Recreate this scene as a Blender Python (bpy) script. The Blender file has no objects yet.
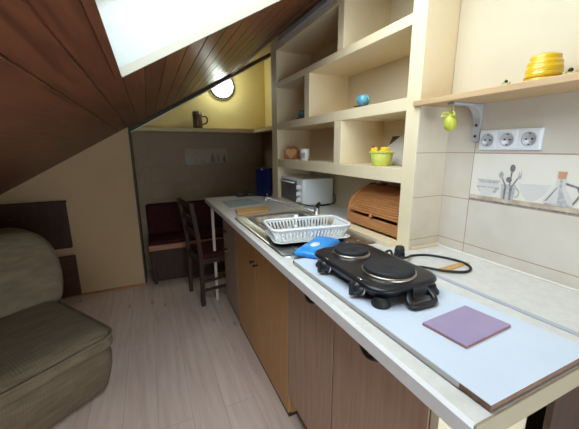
import bpy, bmesh, math, random
from mathutils import Vector, Matrix
random.seed(4)
PI = math.pi
R = math.radians
S = bpy.context.scene
COL = S.collection

# ------------------------------------------------------------------ materials
def mat(name, col, rough=.5, metal=0., spec=.5, trans=0., emit=None, es=0., noise=None, nscale=8., bump=0., bscale=60., stretch=None, coat=0.):
    m = bpy.data.materials.new(name); m.use_nodes = True
    nt = m.node_tree; b = nt.nodes['Principled BSDF']
    b.inputs['Base Color'].default_value = (*col, 1)
    b.inputs['Roughness'].default_value = rough
    b.inputs['Metallic'].default_value = metal
    b.inputs['Specular IOR Level'].default_value = spec
    b.inputs['Transmission Weight'].default_value = trans
    b.inputs['Coat Weight'].default_value = coat
    if emit:
        b.inputs['Emission Color'].default_value = (*emit, 1); b.inputs['Emission Strength'].default_value = es
    tc = nt.nodes.new('ShaderNodeTexCoord'); mp = nt.nodes.new('ShaderNodeMapping')
    nt.links.new(tc.outputs['Object'], mp.inputs['Vector'])
    if stretch: mp.inputs['Scale'].default_value = stretch
    if noise:
        n = nt.nodes.new('ShaderNodeTexNoise'); n.inputs['Scale'].default_value = nscale; n.inputs['Detail'].default_value = 6
        nt.links.new(mp.outputs[0], n.inputs['Vector'])
        r = nt.nodes.new('ShaderNodeValToRGB')
        r.color_ramp.elements[0].position = .3; r.color_ramp.elements[1].position = .7
        r.color_ramp.elements[0].color = (*noise, 1); r.color_ramp.elements[1].color = (*col, 1)
        nt.links.new(n.outputs['Fac'], r.inputs[0]); nt.links.new(r.outputs[0], b.inputs['Base Color'])
    if bump:
        n = nt.nodes.new('ShaderNodeTexNoise'); n.inputs['Scale'].default_value = bscale; n.inputs['Detail'].default_value = 4
        nt.links.new(mp.outputs[0], n.inputs['Vector'])
        bp = nt.nodes.new('ShaderNodeBump'); bp.inputs['Strength'].default_value = bump; bp.inputs['Distance'].default_value = .004
        nt.links.new(n.outputs['Fac'], bp.inputs['Height']); nt.links.new(bp.outputs[0], b.inputs['Normal'])
    return m

def wood(name, c1, c2, stretch, rough=.45, scale=6., bump=.15, coat=0.):
    return mat(name, c1, rough, noise=c2, nscale=scale, stretch=stretch, bump=bump, bscale=scale * 4, coat=coat)

def tilemat(name, c1, c2, grout, axes, off, w=.40, h=.1665, rough=.25, msize=.0016):
    """axes: which object axes run along the row and up"""
    m = bpy.data.materials.new(name); m.use_nodes = True
    nt = m.node_tree; b = nt.nodes['Principled BSDF']; L = nt.links.new
    tc = nt.nodes.new('ShaderNodeTexCoord'); sp = nt.nodes.new('ShaderNodeSeparateXYZ'); cb = nt.nodes.new('ShaderNodeCombineXYZ')
    L(tc.outputs['Object'], sp.inputs[0])
    a0 = nt.nodes.new('ShaderNodeMath'); a0.operation = 'ADD'; a0.inputs[1].default_value = off[0]
    a1 = nt.nodes.new('ShaderNodeMath'); a1.operation = 'ADD'; a1.inputs[1].default_value = off[1]
    L(sp.outputs[axes[0]], a0.inputs[0]); L(sp.outputs[axes[1]], a1.inputs[0])
    L(a0.outputs[0], cb.inputs[0]); L(a1.outputs[0], cb.inputs[1])
    br = nt.nodes.new('ShaderNodeTexBrick'); br.offset = 0; br.squash = 1
    br.inputs['Scale'].default_value = 1; br.inputs['Brick Width'].default_value = w; br.inputs['Row Height'].default_value = h
    br.inputs['Mortar Size'].default_value = msize; br.inputs['Mortar Smooth'].default_value = .1; br.inputs['Bias'].default_value = 0
    br.inputs['Color1'].default_value = (*c1, 1); br.inputs['Color2'].default_value = (*c1, 1); br.inputs['Mortar'].default_value = (*grout, 1)
    L(cb.outputs[0], br.inputs['Vector'])
    n = nt.nodes.new('ShaderNodeTexNoise'); n.inputs['Scale'].default_value = 14; n.inputs['Detail'].default_value = 6
    L(tc.outputs['Object'], n.inputs['Vector'])
    mx = nt.nodes.new('ShaderNodeMix'); mx.data_type = 'RGBA'; mx.blend_type = 'MULTIPLY'
    rp = nt.nodes.new('ShaderNodeValToRGB'); rp.color_ramp.elements[0].color = (*c2, 1); rp.color_ramp.elements[1].color = (1, 1, 1, 1)
    rp.color_ramp.elements[0].position = .3; rp.color_ramp.elements[1].position = .65
    L(n.outputs['Fac'], rp.inputs[0]); mx.inputs[0].default_value = 1
    L(br.outputs['Color'], mx.inputs[6]); L(rp.outputs[0], mx.inputs[7]); L(mx.outputs[2], b.inputs['Base Color'])
    bp = nt.nodes.new('ShaderNodeBump'); bp.inputs['Strength'].default_value = .4; bp.inputs['Distance'].default_value = .002; bp.invert = True
    L(br.outputs['Fac'], bp.inputs['Height']); L(bp.outputs[0], b.inputs['Normal'])
    b.inputs['Roughness'].default_value = rough
    return m

def floormat():
    m = bpy.data.materials.new('laminate'); m.use_nodes = True
    nt = m.node_tree; b = nt.nodes['Principled BSDF']; L = nt.links.new; N = nt.nodes.new
    tc = N('ShaderNodeTexCoord'); sp = N('ShaderNodeSeparateXYZ'); cb = N('ShaderNodeCombineXYZ')
    L(tc.outputs['Object'], sp.inputs[0]); L(sp.outputs[1], cb.inputs[0]); L(sp.outputs[0], cb.inputs[1])
    br = N('ShaderNodeTexBrick'); br.offset = .37; br.inputs['Scale'].default_value = 1
    br.inputs['Brick Width'].default_value = 1.1; br.inputs['Row Height'].default_value = .155; br.inputs['Mortar Size'].default_value = .0009
    br.inputs['Color1'].default_value = (.80, .665, .585, 1); br.inputs['Color2'].default_value = (.75, .61, .53, 1); br.inputs['Mortar'].default_value = (.46, .36, .32, 1)
    L(cb.outputs[0], br.inputs['Vector'])
    mp = N('ShaderNodeMapping'); mp.inputs['Scale'].default_value = (14, 1.1, 1); L(tc.outputs['Object'], mp.inputs['Vector'])
    n = N('ShaderNodeTexNoise'); n.inputs['Scale'].default_value = 2.4; n.inputs['Detail'].default_value = 7; n.inputs['Distortion'].default_value = .5; L(mp.outputs[0], n.inputs['Vector'])
    rp = N('ShaderNodeValToRGB'); e = rp.color_ramp.elements; e[0].position = .3; e[0].color = (.84, .77, .74, 1); e[1].position = .62; e[1].color = (1, 1, 1, 1)
    L(n.outputs['Fac'], rp.inputs[0])
    mx = N('ShaderNodeMix'); mx.data_type = 'RGBA'; mx.blend_type = 'MULTIPLY'; mx.inputs[0].default_value = .85
    L(br.outputs['Color'], mx.inputs[6]); L(rp.outputs[0], mx.inputs[7])
    mp2 = N('ShaderNodeMapping'); mp2.inputs['Scale'].default_value = (9, 3.2, 1); L(tc.outputs['Object'], mp2.inputs['Vector'])
    v = N('ShaderNodeTexVoronoi'); v.inputs['Scale'].default_value = 1; L(mp2.outputs[0], v.inputs['Vector'])
    r2 = N('ShaderNodeValToRGB'); e = r2.color_ramp.elements; e[0].position = .03; e[0].color = (.66, .42, .36, 1); e[1].position = .16; e[1].color = (1, 1, 1, 1)
    L(v.outputs['Distance'], r2.inputs[0])
    m2 = N('ShaderNodeMix'); m2.data_type = 'RGBA'; m2.blend_type = 'MULTIPLY'; m2.inputs[0].default_value = .95
    L(mx.outputs[2], m2.inputs[6]); L(r2.outputs[0], m2.inputs[7]); L(m2.outputs[2], b.inputs['Base Color'])
    b.inputs['Roughness'].default_value = .42
    return m

PX = -.447; PW = .0725     # first plank seam and plank pitch across the slope
def plankmat():
    m = bpy.data.materials.new('stained_planks'); m.use_nodes = True
    nt = m.node_tree; b = nt.nodes['Principled BSDF']; L = nt.links.new; N = nt.nodes.new
    tc = N('ShaderNodeTexCoord'); sp = N('ShaderNodeSeparateXYZ'); L(tc.outputs['Object'], sp.inputs[0])
    a = N('ShaderNodeMath'); a.operation = 'SUBTRACT'; a.inputs[1].default_value = PX; L(sp.outputs[0], a.inputs[0])
    d = N('ShaderNodeMath'); d.operation = 'DIVIDE'; d.inputs[1].default_value = PW; L(a.outputs[0], d.inputs[0])
    f = N('ShaderNodeMath'); f.operation = 'FLOOR'; L(d.outputs[0], f.inputs[0])
    w = N('ShaderNodeTexWhiteNoise'); w.noise_dimensions = '1D'; k = N('ShaderNodeMath'); k.operation = 'MAXIMUM'; k.inputs[1].default_value = -3; L(f.outputs[0], k.inputs[0]); L(k.outputs[0], w.inputs['W'])
    rp = N('ShaderNodeValToRGB'); e = rp.color_ramp.elements
    e[0].color = (.145, .052, .025, 1); e[1].color = (.225, .083, .038, 1)
    L(w.outputs['Value'], rp.inputs[0])
    mp = N('ShaderNodeMapping'); mp.inputs['Scale'].default_value = (16, 1.3, 16); L(tc.outputs['Object'], mp.inputs['Vector'])
    n = N('ShaderNodeTexNoise'); n.inputs['Scale'].default_value = 2.2; n.inputs['Detail'].default_value = 7; n.inputs['Distortion'].default_value = .8; L(mp.outputs[0], n.inputs['Vector'])
    r2 = N('ShaderNodeValToRGB'); e = r2.color_ramp.elements; e[0].position = .3; e[0].color = (.62, .56, .55, 1); e[1].position = .65; e[1].color = (1.15, 1.1, 1.05, 1)
    L(n.outputs['Fac'], r2.inputs[0])
    mx = N('ShaderNodeMix'); mx.data_type = 'RGBA'; mx.blend_type = 'MULTIPLY'; mx.inputs[0].default_value = 1
    L(rp.outputs[0], mx.inputs[6]); L(r2.outputs[0], mx.inputs[7]); L(mx.outputs[2], b.inputs['Base Color'])
    b.inputs['Roughness'].default_value = .42
    bp = N('ShaderNodeBump'); bp.inputs['Strength'].default_value = .12; bp.inputs['Distance'].default_value = .004
    L(n.outputs['Fac'], bp.inputs['Height']); L(bp.outputs[0], b.inputs['Normal'])
    return m

def fabricmat():
    m = mat('corduroy', (.215, .17, .115), .95, noise=(.14, .11, .073), nscale=5, stretch=(2, 26, 2), spec=.15)
    nt = m.node_tree; b = nt.nodes['Principled BSDF']; L = nt.links.new; N = nt.nodes.new
    tc = N('ShaderNodeTexCoord'); w = N('ShaderNodeTexWave'); w.inputs['Scale'].default_value = 26; w.inputs['Distortion'].default_value = .6
    w.wave_type = 'BANDS'; w.bands_direction = 'X'; L(tc.outputs['Object'], w.inputs['Vector'])
    bp = N('ShaderNodeBump'); bp.inputs['Strength'].default_value = .3; bp.inputs['Distance'].default_value = .003
    L(w.outputs['Fac'], bp.inputs['Height']); L(bp.outputs[0], b.inputs['Normal'])
    return m

def glassmat():
    m = bpy.data.materials.new('pane_glass'); m.use_nodes = True
    nt = m.node_tree; nt.nodes.clear(); N = nt.nodes.new; L = nt.links.new
    o = N('ShaderNodeOutputMaterial'); t = N('ShaderNodeBsdfTransparent'); g = N('ShaderNodeBsdfGlossy'); g.inputs['Roughness'].default_value = .02
    t.inputs['Color'].default_value = (.95, .98, .98, 1)
    x = N('ShaderNodeMixShader'); x.inputs[0].default_value = .05
    L(t.outputs[0], x.inputs[1]); L(g.outputs[0], x.inputs[2]); L(x.outputs[0], o.inputs[0])
    return m

M = dict(
    cream=mat('cream_paint', (.72, .62, .44), .6, noise=(.68, .58, .41), nscale=3, bump=.05, bscale=40),
    white=mat('offwhite_paint', (.80, .77, .70), .5, noise=(.76, .73, .66), nscale=4),
    unit=mat('unit_paint', (.82, .69, .47), .5, noise=(.78, .65, .43), nscale=4),
    wallcream=mat('cream_wall', (.66, .575, .42), .65, noise=(.63, .545, .39), nscale=3, bump=.08),
    yellow=mat('yellow_wall', (.74, .60, .25), .7, noise=(.70, .56, .22), nscale=4, bump=.1),
    knee=mat('ochre_wall', (.52, .36, .20), .7, noise=(.48, .33, .18), nscale=3, bump=.05),
    ledge=mat('ledge_paint', (.62, .50, .27), .6, noise=(.58, .46, .24), nscale=4),
    reveal=mat('reveal_paint', (.44, .45, .43), .6, noise=(.41, .42, .40), nscale=4),
    rtrim=mat('reveal_trim', (.40, .37, .30), .6),
    plaster=mat('plaster', (.66, .58, .42), .7, noise=(.6, .52, .38), nscale=5),
    tileR=tilemat('wall_tile', (.60, .55, .48), (.95, .93, .90), (.40, .27, .20), (1, 2), (-.508 + 4, -.9255 + 3.33)),
    tileP=tilemat('pier_tile', (.62, .54, .42), (.93, .91, .88), (.42, .33, .25), (0, 2), (4.13, -.9255 + 3.33)),
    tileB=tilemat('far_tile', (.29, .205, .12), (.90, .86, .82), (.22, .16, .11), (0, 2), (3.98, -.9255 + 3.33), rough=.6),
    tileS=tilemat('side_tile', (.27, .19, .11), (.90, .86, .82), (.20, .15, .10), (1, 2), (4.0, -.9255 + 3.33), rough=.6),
    floor=floormat(), plank=plankmat(), fabric=fabricmat(), glass=glassmat(),
    top=mat('worktop_laminate', (.69, .68, .64), .32, noise=(.61, .595, .55), nscale=45),
    edge=mat('worktop_edge', (.80, .80, .79), .3, noise=(.75, .74, .73), nscale=20),
    bead=mat('end_bead', (.29, .24, .16), .5),
    strip=mat('grey_strip', (.42, .45, .50), .35),
    board=mat('melamine', (.61, .69, .79), .3, noise=(.585, .665, .765), nscale=10),
    chip=mat('chipboard', (.20, .11, .07), .85, noise=(.13, .07, .045), nscale=90),
    tape=mat('grey_tape', (.50, .49, .46), .6),
    purple=mat('lilac_glaze', (.34, .27, .42), .3, noise=(.31, .245, .39), nscale=20),
    bisque=mat('bisque', (.35, .16, .12), .8),
    orange=wood('orange_wood', (.56, .32, .125), (.48, .26, .095), (9, 9, .7)),
    greywood=wood('grey_oak', (.46, .30, .205), (.36, .23, .155), (12, 12, .7)),
    paleoak=wood('pale_oak', (.44, .34, .27), (.36, .27, .21), (12, 12, .7)),
    darkwood=wood('dark_wood', (.055, .024, .014), (.032, .014, .009), (6, 6, 1), rough=.7),
    mahog=wood('red_brown_wood', (.10, .035, .02), (.06, .02, .012), (1, 6, 6)),
    benchwood=wood('bench_wood', (.42, .17, .07), (.30, .12, .05), (1, 8, 8)),
    shelfwood=wood('pine_shelf', (.56, .38, .20), (.48, .31, .16), (9, 1, 9)),
    shelfunder=wood('shelf_underside', (.50, .38, .26), (.45, .34, .23), (9, 1, 9)),
    breadwood=wood('oiled_beech', (.56, .26, .095), (.43, .18, .06), (5, 1, 5), scale=9),
    blockwood=wood('beech_block', (.66, .38, .13), (.55, .30, .09), (1, 8, 8)),
    trim=wood('brown_trim', (.17, .075, .04), (.12, .05, .025), (8, 1, 8)),
    darktrim=mat('dark_trim', (.045, .03, .015), .6),
    kick=mat('kick_board', (.03, .02, .015), .6),
    burg=mat('burgundy_cloth', (.065, .016, .02), .9, spec=.1, noise=(.045, .011, .014), nscale=30),
    black=mat('black_plastic', (.012, .012, .014), .35),
    enamel=mat('black_enamel', (.010, .010, .014), .3, spec=.4),
    iron=mat('cast_iron', (.022, .022, .026), .6, spec=.3, noise=(.016, .016, .02), nscale=30),
    rubber=mat('rubber', (.01, .01, .011), .6),
    steel=mat('stainless', (.72, .77, .80), .3, metal=1., noise=(.55, .55, .53), nscale=30),
    chrome=mat('chrome', (.80, .83, .85), .25, metal=.8),
    brass=mat('warm_ring', (.42, .38, .33), .3, metal=1.),
    bracket=mat('bracket_metal', (.48, .48, .51), .4, metal=.35),
    plasticw=mat('white_plastic', (.82, .84, .84), .35),
    ovenw=mat('oven_enamel', (.84, .90, .92), .25),
    ovenglass=mat('oven_glass', (.13, .12, .125), .25),
    socket=mat('socket_plastic', (.72, .74, .78), .35),
    hole=mat('dark_hole', (.03, .03, .035), .6),
    navy=mat('navy_tin', (.005, .012, .085), .25, noise=(.004, .009, .055), nscale=6),
    whitep=mat('white_print', (.8, .82, .85), .5),
    blue=mat('blue_film', (.02, .24, .72), .25, noise=(.05, .38, .85), nscale=22, bump=.3, bscale=30),
    mat_=mat('printed_mat', (.36, .45, .47), .4, noise=(.16, .24, .29), nscale=34),
    honey=mat('yellow_glaze', (.72, .46, .02), .16, coat=.5),
    honeyd=mat('amber_line', (.45, .22, .01), .3),
    egg=mat('lime_egg', (.52, .52, .05), .4, noise=(.38, .42, .05), nscale=60),
    ribbon=mat('green_ribbon', (.50, .48, .08), .7),
    beey=mat('bee_yellow', (.45, .42, .14), .5),
    teal=mat('teal_glaze', (.06, .30, .40), .2, coat=.4, noise=(.18, .48, .58), nscale=60),
    dteal=mat('dark_teal_glaze', (.03, .09, .11), .2, coat=.4, noise=(.07, .18, .2), nscale=60),
    heart=wood('carved_wood', (.42, .18, .06), (.28, .10, .03), (3, 3, 3), scale=20),
    heartl=mat('light_heart', (.62, .34, .14), .5),
    brown=mat('brown_glaze', (.15, .085, .045), .4, noise=(.06, .035, .02), nscale=40),
    china=mat('china', (.74, .74, .74), .3),
    birdp=mat('grey_print', (.25, .24, .25), .5, noise=(.5, .48, .48), nscale=120),
    basket=mat('green_weave', (.42, .58, .16), .6, noise=(.72, .62, .06), nscale=85, bump=.5),
    chick=mat('chick_yellow', (.85, .60, .02), .8, noise=(.8, .5, .02), nscale=60),
    red=mat('red_comb', (.35, .03, .02), .6),
    card=mat('pale_card', (.70, .68, .62), .6),
    cardb=mat('dark_print', (.06, .05, .04), .6),
    lampglass=mat('lit_opal_glass', (.9, .95, .92), .3, emit=(.86, 1., .93), es=4.5),
    pw=mat('print_pale', (.60, .58, .55), .3), pg=mat('print_grey', (.34, .33, .34), .3, noise=(.55, .53, .52), nscale=130),
    pd=mat('print_dark', (.10, .095, .10), .3, noise=(.3, .29, .3), nscale=160), pb=mat('print_brown', (.36, .27, .19), .3, noise=(.60, .50, .38), nscale=30),
    pbase=mat('print_ground', (.74, .70, .63), .25, noise=(.70, .66, .58), nscale=6),
    cork=mat('print_cork', (.55, .30, .18), .4),
    fbase=mat('far_print_ground', (.36, .275, .185), .6), fdark=mat('far_print_dark', (.10, .07, .055), .3), fbrown=mat('far_print_brown', (.22, .12, .08), .3),
)

# ------------------------------------------------------------------ mesh helpers
def box(bm, x0, x1, y0, y1, z0, z1, bev=0., mi=0, seg=2, mtx=None):
    r = bmesh.ops.create_cube(bm, size=1)
    vs = r['verts']
    for v in vs:
        v.co = Vector(((x0 + x1) / 2 + v.co.x * (x1 - x0), (y0 + y1) / 2 + v.co.y * (y1 - y0), (z0 + z1) / 2 + v.co.z * (z1 - z0)))
    if mtx: bmesh.ops.transform(bm, matrix=mtx, verts=vs)
    fs = list({f for v in vs for f in v.link_faces})
    for f in fs: f.material_index = mi
    if bev > 0:
        es = list({e for v in vs for e in v.link_edges})
        rr = bmesh.ops.bevel(bm, geom=es, offset=bev, segments=seg, profile=.5, affect='EDGES')
        for f in rr['faces']: f.material_index = mi
def prism(bm, pts, ax, a, b, mi=0, bev=0., seg=2):
    """polygon pts extruded along axis ax from a to b; pts hold the other two axes in x,y,z order"""
    def mk(p, t):
        c = list(p); c.insert(ax, t); return bm.verts.new(c)
    A = [mk(p, a) for p in pts]; B = [mk(p, b) for p in pts]; n = len(pts)
    fs = [bm.faces.new(A), bm.faces.new(B[::-1])]
    for i in range(n): fs.append(bm.faces.new((A[(i + 1) % n], A[i], B[i], B[(i + 1) % n])))
    for f in fs: f.material_index = mi
    if bev > 0:
        es = list({e for f in fs for e in f.edges})
        rr = bmesh.ops.bevel(bm, geom=es, offset=bev, segments=seg, profile=.5, affect='EDGES')
        for f in rr['faces']: f.material_index = mi
def lathe(bm, prof, c=(0, 0, 0), n=32, mi=0, axis='z', closed=True):
    """prof: (radius, height) pairs; axis z, or x / y"""
    rings = []
    for r, h in prof:
        ring = []
        for i in range(n):
            t = 2 * PI * i / n; u, v = r * math.cos(t), r * math.sin(t)
            p = {'z': (u, v, h), 'x': (h, u, v), 'y': (u, h, v)}[axis]
            ring.append(bm.verts.new((c[0] + p[0], c[1] + p[1], c[2] + p[2])))
        rings.append(ring)
    for k in range(len(rings) - 1):
        for i in range(n):
            f = bm.faces.new((rings[k][i], rings[k][(i + 1) % n], rings[k + 1][(i + 1) % n], rings[k + 1][i])); f.material_index = mi; f.smooth = True
    if closed:
        for ring in (rings[0], rings[-1]):
            f = bm.faces.new(ring); f.material_index = mi
def tube(bm, pts, r, n=8, mi=0, closed=False):
    P = [Vector(p) for p in pts]; rings = []; N = len(P)
    rad = r if isinstance(r, (list, tuple)) else [r] * N
    up = None
    for i, p in enumerate(P):
        if closed: t = (P[(i + 1) % N] - P[i - 1])
        else: t = P[min(i + 1, N - 1)] - P[max(i - 1, 0)]
        t.normalize()
        if up is None: up = Vector((0, 0, 1)) if abs(t.z) < .9 else Vector((1, 0, 0))
        s = t.cross(up).normalized(); up = s.cross(t).normalized()
        rings.append([bm.verts.new(p + (s * math.cos(2 * PI * k / n) + up * math.sin(2 * PI * k / n)) * rad[i]) for k in range(n)])
    for i in range(N if closed else N - 1):
        a, b = rings[i], rings[(i + 1) % N]
        for k in range(n):
            f = bm.faces.new((a[k], a[(k + 1) % n], b[(k + 1) % n], b[k])); f.material_index = mi; f.smooth = True
    if not closed:
        for g in (rings[0], rings[-1]):
            f = bm.faces.new(g); f.material_index = mi
def smooth(pts, k=8, closed=False):
    P = [Vector(p) for p in pts]; out = []; n = len(P)
    rng = n if closed else n - 1
    for i in range(rng):
        if closed: a, b, c, d = P[i - 1], P[i], P[(i + 1) % n], P[(i + 2) % n]
        else: a, b, c, d = P[max(i - 1, 0)], P[i], P[i + 1], P[min(i + 2, n - 1)]
        for j in range(k):
            t = j / k
            out.append(.5 * ((2 * b) + (c - a) * t + (2 * a - 5 * b + 4 * c - d) * t * t + (3 * b - a - 3 * c + d) * t ** 3))
    if not closed: out.append(P[-1])
    return out
def rrect(x0, x1, y0, y1, r, k=6):
    o = []
    for cx, cy, a0 in ((x1 - r, y0 + r, -90), (x1 - r, y1 - r, 0), (x0 + r, y1 - r, 90), (x0 + r, y0 + r, 180)):
        for i in range(k + 1):
            a = R(a0 + 90 * i / k); o.append((cx + r * math.cos(a), cy + r * math.sin(a)))
    return o
def loft(bm, loops, mi=0, cap=(True, True), sm=True):
    Rr = [[bm.verts.new(p) for p in l] for l in loops]; n = len(loops[0])
    for k in range(len(Rr) - 1):
        for i in range(n):
            f = bm.faces.new((Rr[k][i], Rr[k][(i + 1) % n], Rr[k + 1][(i + 1) % n], Rr[k + 1][i])); f.material_index = mi; f.smooth = sm
    if cap[0]: bm.faces.new(Rr[0][::-1]).material_index = mi
    if cap[1]: bm.faces.new(Rr[-1]).material_index = mi

def obj(name, bm, mats, parent=None, world=True, sm=None):
    """world=True: mesh made in world coordinates, moved under its parent's empty"""
    if world and parent is not None:
        loc = Vector(parent.location); q = parent
        while q.parent: q = q.parent; loc += Vector(q.location)
        bmesh.ops.translate(bm, vec=-loc, verts=bm.verts)
    bmesh.ops.recalc_face_normals(bm, faces=bm.faces)
    me = bpy.data.meshes.new(name); bm.to_mesh(me); bm.free()
    for m in (mats if isinstance(mats, (list, tuple)) else [mats]): me.materials.append(M[m])
    o = bpy.data.objects.new(name, me); COL.objects.link(o)
    if parent: o.parent = parent
    if sm:
        for p in me.polygons: p.use_smooth = True
    return o
def thing(name, label, cat, loc=(0, 0, 0), rotz=0., group=None):
    o = bpy.data.objects.new(name, None); COL.objects.link(o); o.empty_display_size = .05
    o.location = loc; o.rotation_euler = (0, 0, rotz); o['label'] = label; o['category'] = cat
    if group: o['group'] = group
    return o
def tag(o, label, cat, group=None):
    o['label'] = label; o['category'] = cat
    if group: o['group'] = group
    return o
def base_origin(o):
    """put the origin of a one-mesh thing at its base centre"""
    vs = o.data.vertices
    c = Vector(((min(v.co.x for v in vs) + max(v.co.x for v in vs)) / 2, (min(v.co.y for v in vs) + max(v.co.y for v in vs)) / 2, min(v.co.z for v in vs)))
    o.data.transform(Matrix.Translation(-c)); o.location = c
    return o
def struct(name, bm, mats, parent=None):
    o = obj(name, bm, mats, parent); 
    if not parent: o['kind'] = 'structure'
    return o
B = bmesh.new

# ------------------------------------------------------------------ camera
f_px = 305.8
cam = bpy.data.cameras.new('camera'); co = bpy.data.objects.new('camera', cam); COL.objects.link(co)
cam.sensor_fit = 'HORIZONTAL'; cam.sensor_width = 36; cam.lens = 36 * f_px / 579; cam.clip_start = .02
y_, p_, r_ = R(24.45), R(-12.27), R(-.32)
fw = Vector((math.sin(y_) * math.cos(p_), math.cos(y_) * math.cos(p_), math.sin(p_)))
rt = fw.cross(Vector((0, 0, 1))).normalized(); up = rt.cross(fw)
rt2 = rt * math.cos(r_) + up * math.sin(r_); up2 = -rt * math.sin(r_) + up * math.cos(r_)
mw = Matrix((rt2, up2, -fw)).transposed().to_4x4(); mw.translation = (-.394, -.225, 1.279)
co.matrix_world = mw
S.camera = co

# ------------------------------------------------------------------ setting
SL = .565
def cz(x): return 1.464 + SL * (x + .525)
XL, YB, YF = -2.0, -1.25, 3.25
WT = .885                                      # worktop height
bm = B(); box(bm, XL - .1, 1.1, YB - .1, YF + .15, -.06, 0); struct('floor', bm, 'floor')
# right wall: nearer part furred out, tiled below the shelf line
TZ = 1.422
bm = B(); box(bm, .662, 1.05, YB - .05, .626, TZ, 2.5); box(bm, .665, 1.05, YB - .05, .626, 0, TZ + .001); struct('wall_right', bm, 'wallcream')
wr = B(); box(wr, .66, .6655, YB, .622, 0, TZ)
wt = struct('wall_right_tiles', wr, 'tileR')
bm = B(); box(bm, .792, 1.05, .62, 2.075, 0, 2.35); struct('wall_right_niche', bm, 'wallcream')
bm = B(); box(bm, .885, 1.05, 2.05, YF + .1, 1.47, 2.6); struct('wall_right_upper', bm, 'yellow')
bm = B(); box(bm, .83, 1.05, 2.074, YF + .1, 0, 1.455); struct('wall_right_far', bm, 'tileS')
# far wall
bm = B(); box(bm, -.55, 1.05, YF, YF + .1, 1.44, 2.6); struct('wall_far_upper', bm, 'yellow')
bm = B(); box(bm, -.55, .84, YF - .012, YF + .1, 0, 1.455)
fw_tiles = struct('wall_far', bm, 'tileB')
# ledge on top of the lower walls, L-shaped
bm = B(); prism(bm, [(-.515, 3.12), (.70, 3.12), (.70, 2.078), (.884, 2.078), (.884, 3.249), (-.515, 3.249)], 2, 1.446, 1.484, bev=.004)
struct('trim_1', bm, 'ledge')
# knee-wall partition on the left facing the camera
bm = B(); prism(bm, [(XL - .05, 0), (-.525, 0), (-.525, cz(-.525) + .03), (XL - .05, cz(XL - .05) + .03)], 1, 2.85, YF + .1); struct('wall_left_partition', bm, 'knee')
bm = B(); box(bm, XL, -.521, 2.838, 2.85, 0, .018, bev=.004); struct('baseboard_left', bm, 'benchwood')
bm = B(); box(bm, -.5275, -.514, 2.845, 3.12, 0, 1.47); struct('alcove_gap_shade', bm, 'darktrim')  # dark sheet put in as the shade of the gap beside the ledge
bm = B(); box(bm, XL - .12, XL, YB - .05, YF, 0, .9); struct('wall_left', bm, 'knee')
WX0, WX1, WZ0, WZ1 = -.72, .60, .12, 1.33  # opening for an added window that brightens floor and cabinets
bm = B()
for b in ((XL - .1, WX0, 0, 2.5), (WX1, 1.05, 0, 2.5), (WX0, WX1, 0, WZ0), (WX0, WX1, WZ1, 2.5)): box(bm, b[0], b[1], YB - .12, YB, b[2], b[3])
struct('wall_back', bm, 'wallcream')
bm = B(); fw_ = .045
for b in ((WX0, WX0 + fw_, WZ0, WZ1), (WX1 - fw_, WX1, WZ0, WZ1), (WX0 + fw_, WX1 - fw_, WZ0, WZ0 + fw_), (WX0 + fw_, WX1 - fw_, WZ1 - fw_, WZ1)): box(bm, b[0], b[1], YB - .09, YB - .04, b[2], b[3])
win_fill = struct('window_added_fill', bm, 'white')  # frame of the added fill window, unseen behind the camera
bm = B(); box(bm, WX0 + fw_, WX1 - fw_, YB - .067, YB - .063, WZ0 + fw_, WZ1 - fw_); struct('window_pane', bm, 'glass', win_fill)  # pane of the added fill window

# plank ceiling with the skylight cut in
SX0 = PX; NB = 11; SX1 = PX + NB * PW; SY0, SY1 = -.05, .97
nrm = Vector((-SL, 0, 1)).normalized(); T = .02; XR = PX + 12.5 * PW
def plank(bm, xa, xb, ya, yb):
    g = .0032
    def q(x, t): return (x - SL * t * .87, cz(x) + t * .87)
    prism(bm, [q(xa, .005), q(xa + g, 0), q(xb - g, 0), q(xb, .005), q(xb, T), q(xa, T)], 1, ya, yb)
bm = B(); i = -20
while PX + i * PW < XR - 1e-4:
    xa = PX + i * PW; xb = min(xa + PW, XR)
    if i == -20: xb = PX - 2 * PW; xa = XL - .1; i = -3      # one wide board below the second seam
    if 0 <= i < NB:
        plank(bm, xa, xb, YB, SY0); plank(bm, xa, xb, SY1, 3.045)
    else: plank(bm, xa, xb, YB, 3.045)
    i += 1
struct('ceiling', bm, 'plank')
def slab(bm, xa, xb, ya, yb, t0, t1, mi=0):
    def q(x, t): return (x - SL * t * .87, cz(x) + t * .87)
    prism(bm, [q(xa, t0), q(xb, t0), q(xb, t1), q(xa, t1)], 1, ya, yb, mi)
bm = B()
slab(bm, -2.1, SX0 - .014, YB - .1, 3.05, .0205, .06); slab(bm, SX1 + .014, 1.2, YB - .1, 3.05, .0205, .06)
slab(bm, SX0 - .014, SX1 + .014, YB - .1, SY0 - .014, .0205, .06); slab(bm, SX0 - .014, SX1 + .014, SY1 + .014, 3.05, .0205, .06)
slab(bm, -2.1, 1.2, 3.05, 3.5, .17, .2); slab(bm, -2.1, 1.2, 3.046, 3.05, .02, .2)
struct('ceiling_roof', bm, 'darktrim')
bm = B(); slab(bm, XR, 1.0, YB, 3.045, .004, .02); slab(bm, -.6, 1.0, 3.05, YF, .15, .168); struct('ceiling_plaster', bm, 'plaster')
bm = B(); slab(bm, XR - .03, XR + .01, YB, 3.04, -.014, -.0005); struct('trim_3', bm, 'trim')
bm = B(); slab(bm, -.545, .86, 3.0, 3.045, -.03, -.0005); struct('trim_4', bm, 'darktrim')
bm = B(); slab(bm, -.53, .86, 3.046, 3.052, -.038, .0); struct('trim_5', bm, 'white')
bm = B(); slab(bm, SX0 - .018, SX0 - .001, SY0 - .03, SY1 + .0, -.006, -.0005); struct('trim_6', bm, 'plank')
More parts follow.
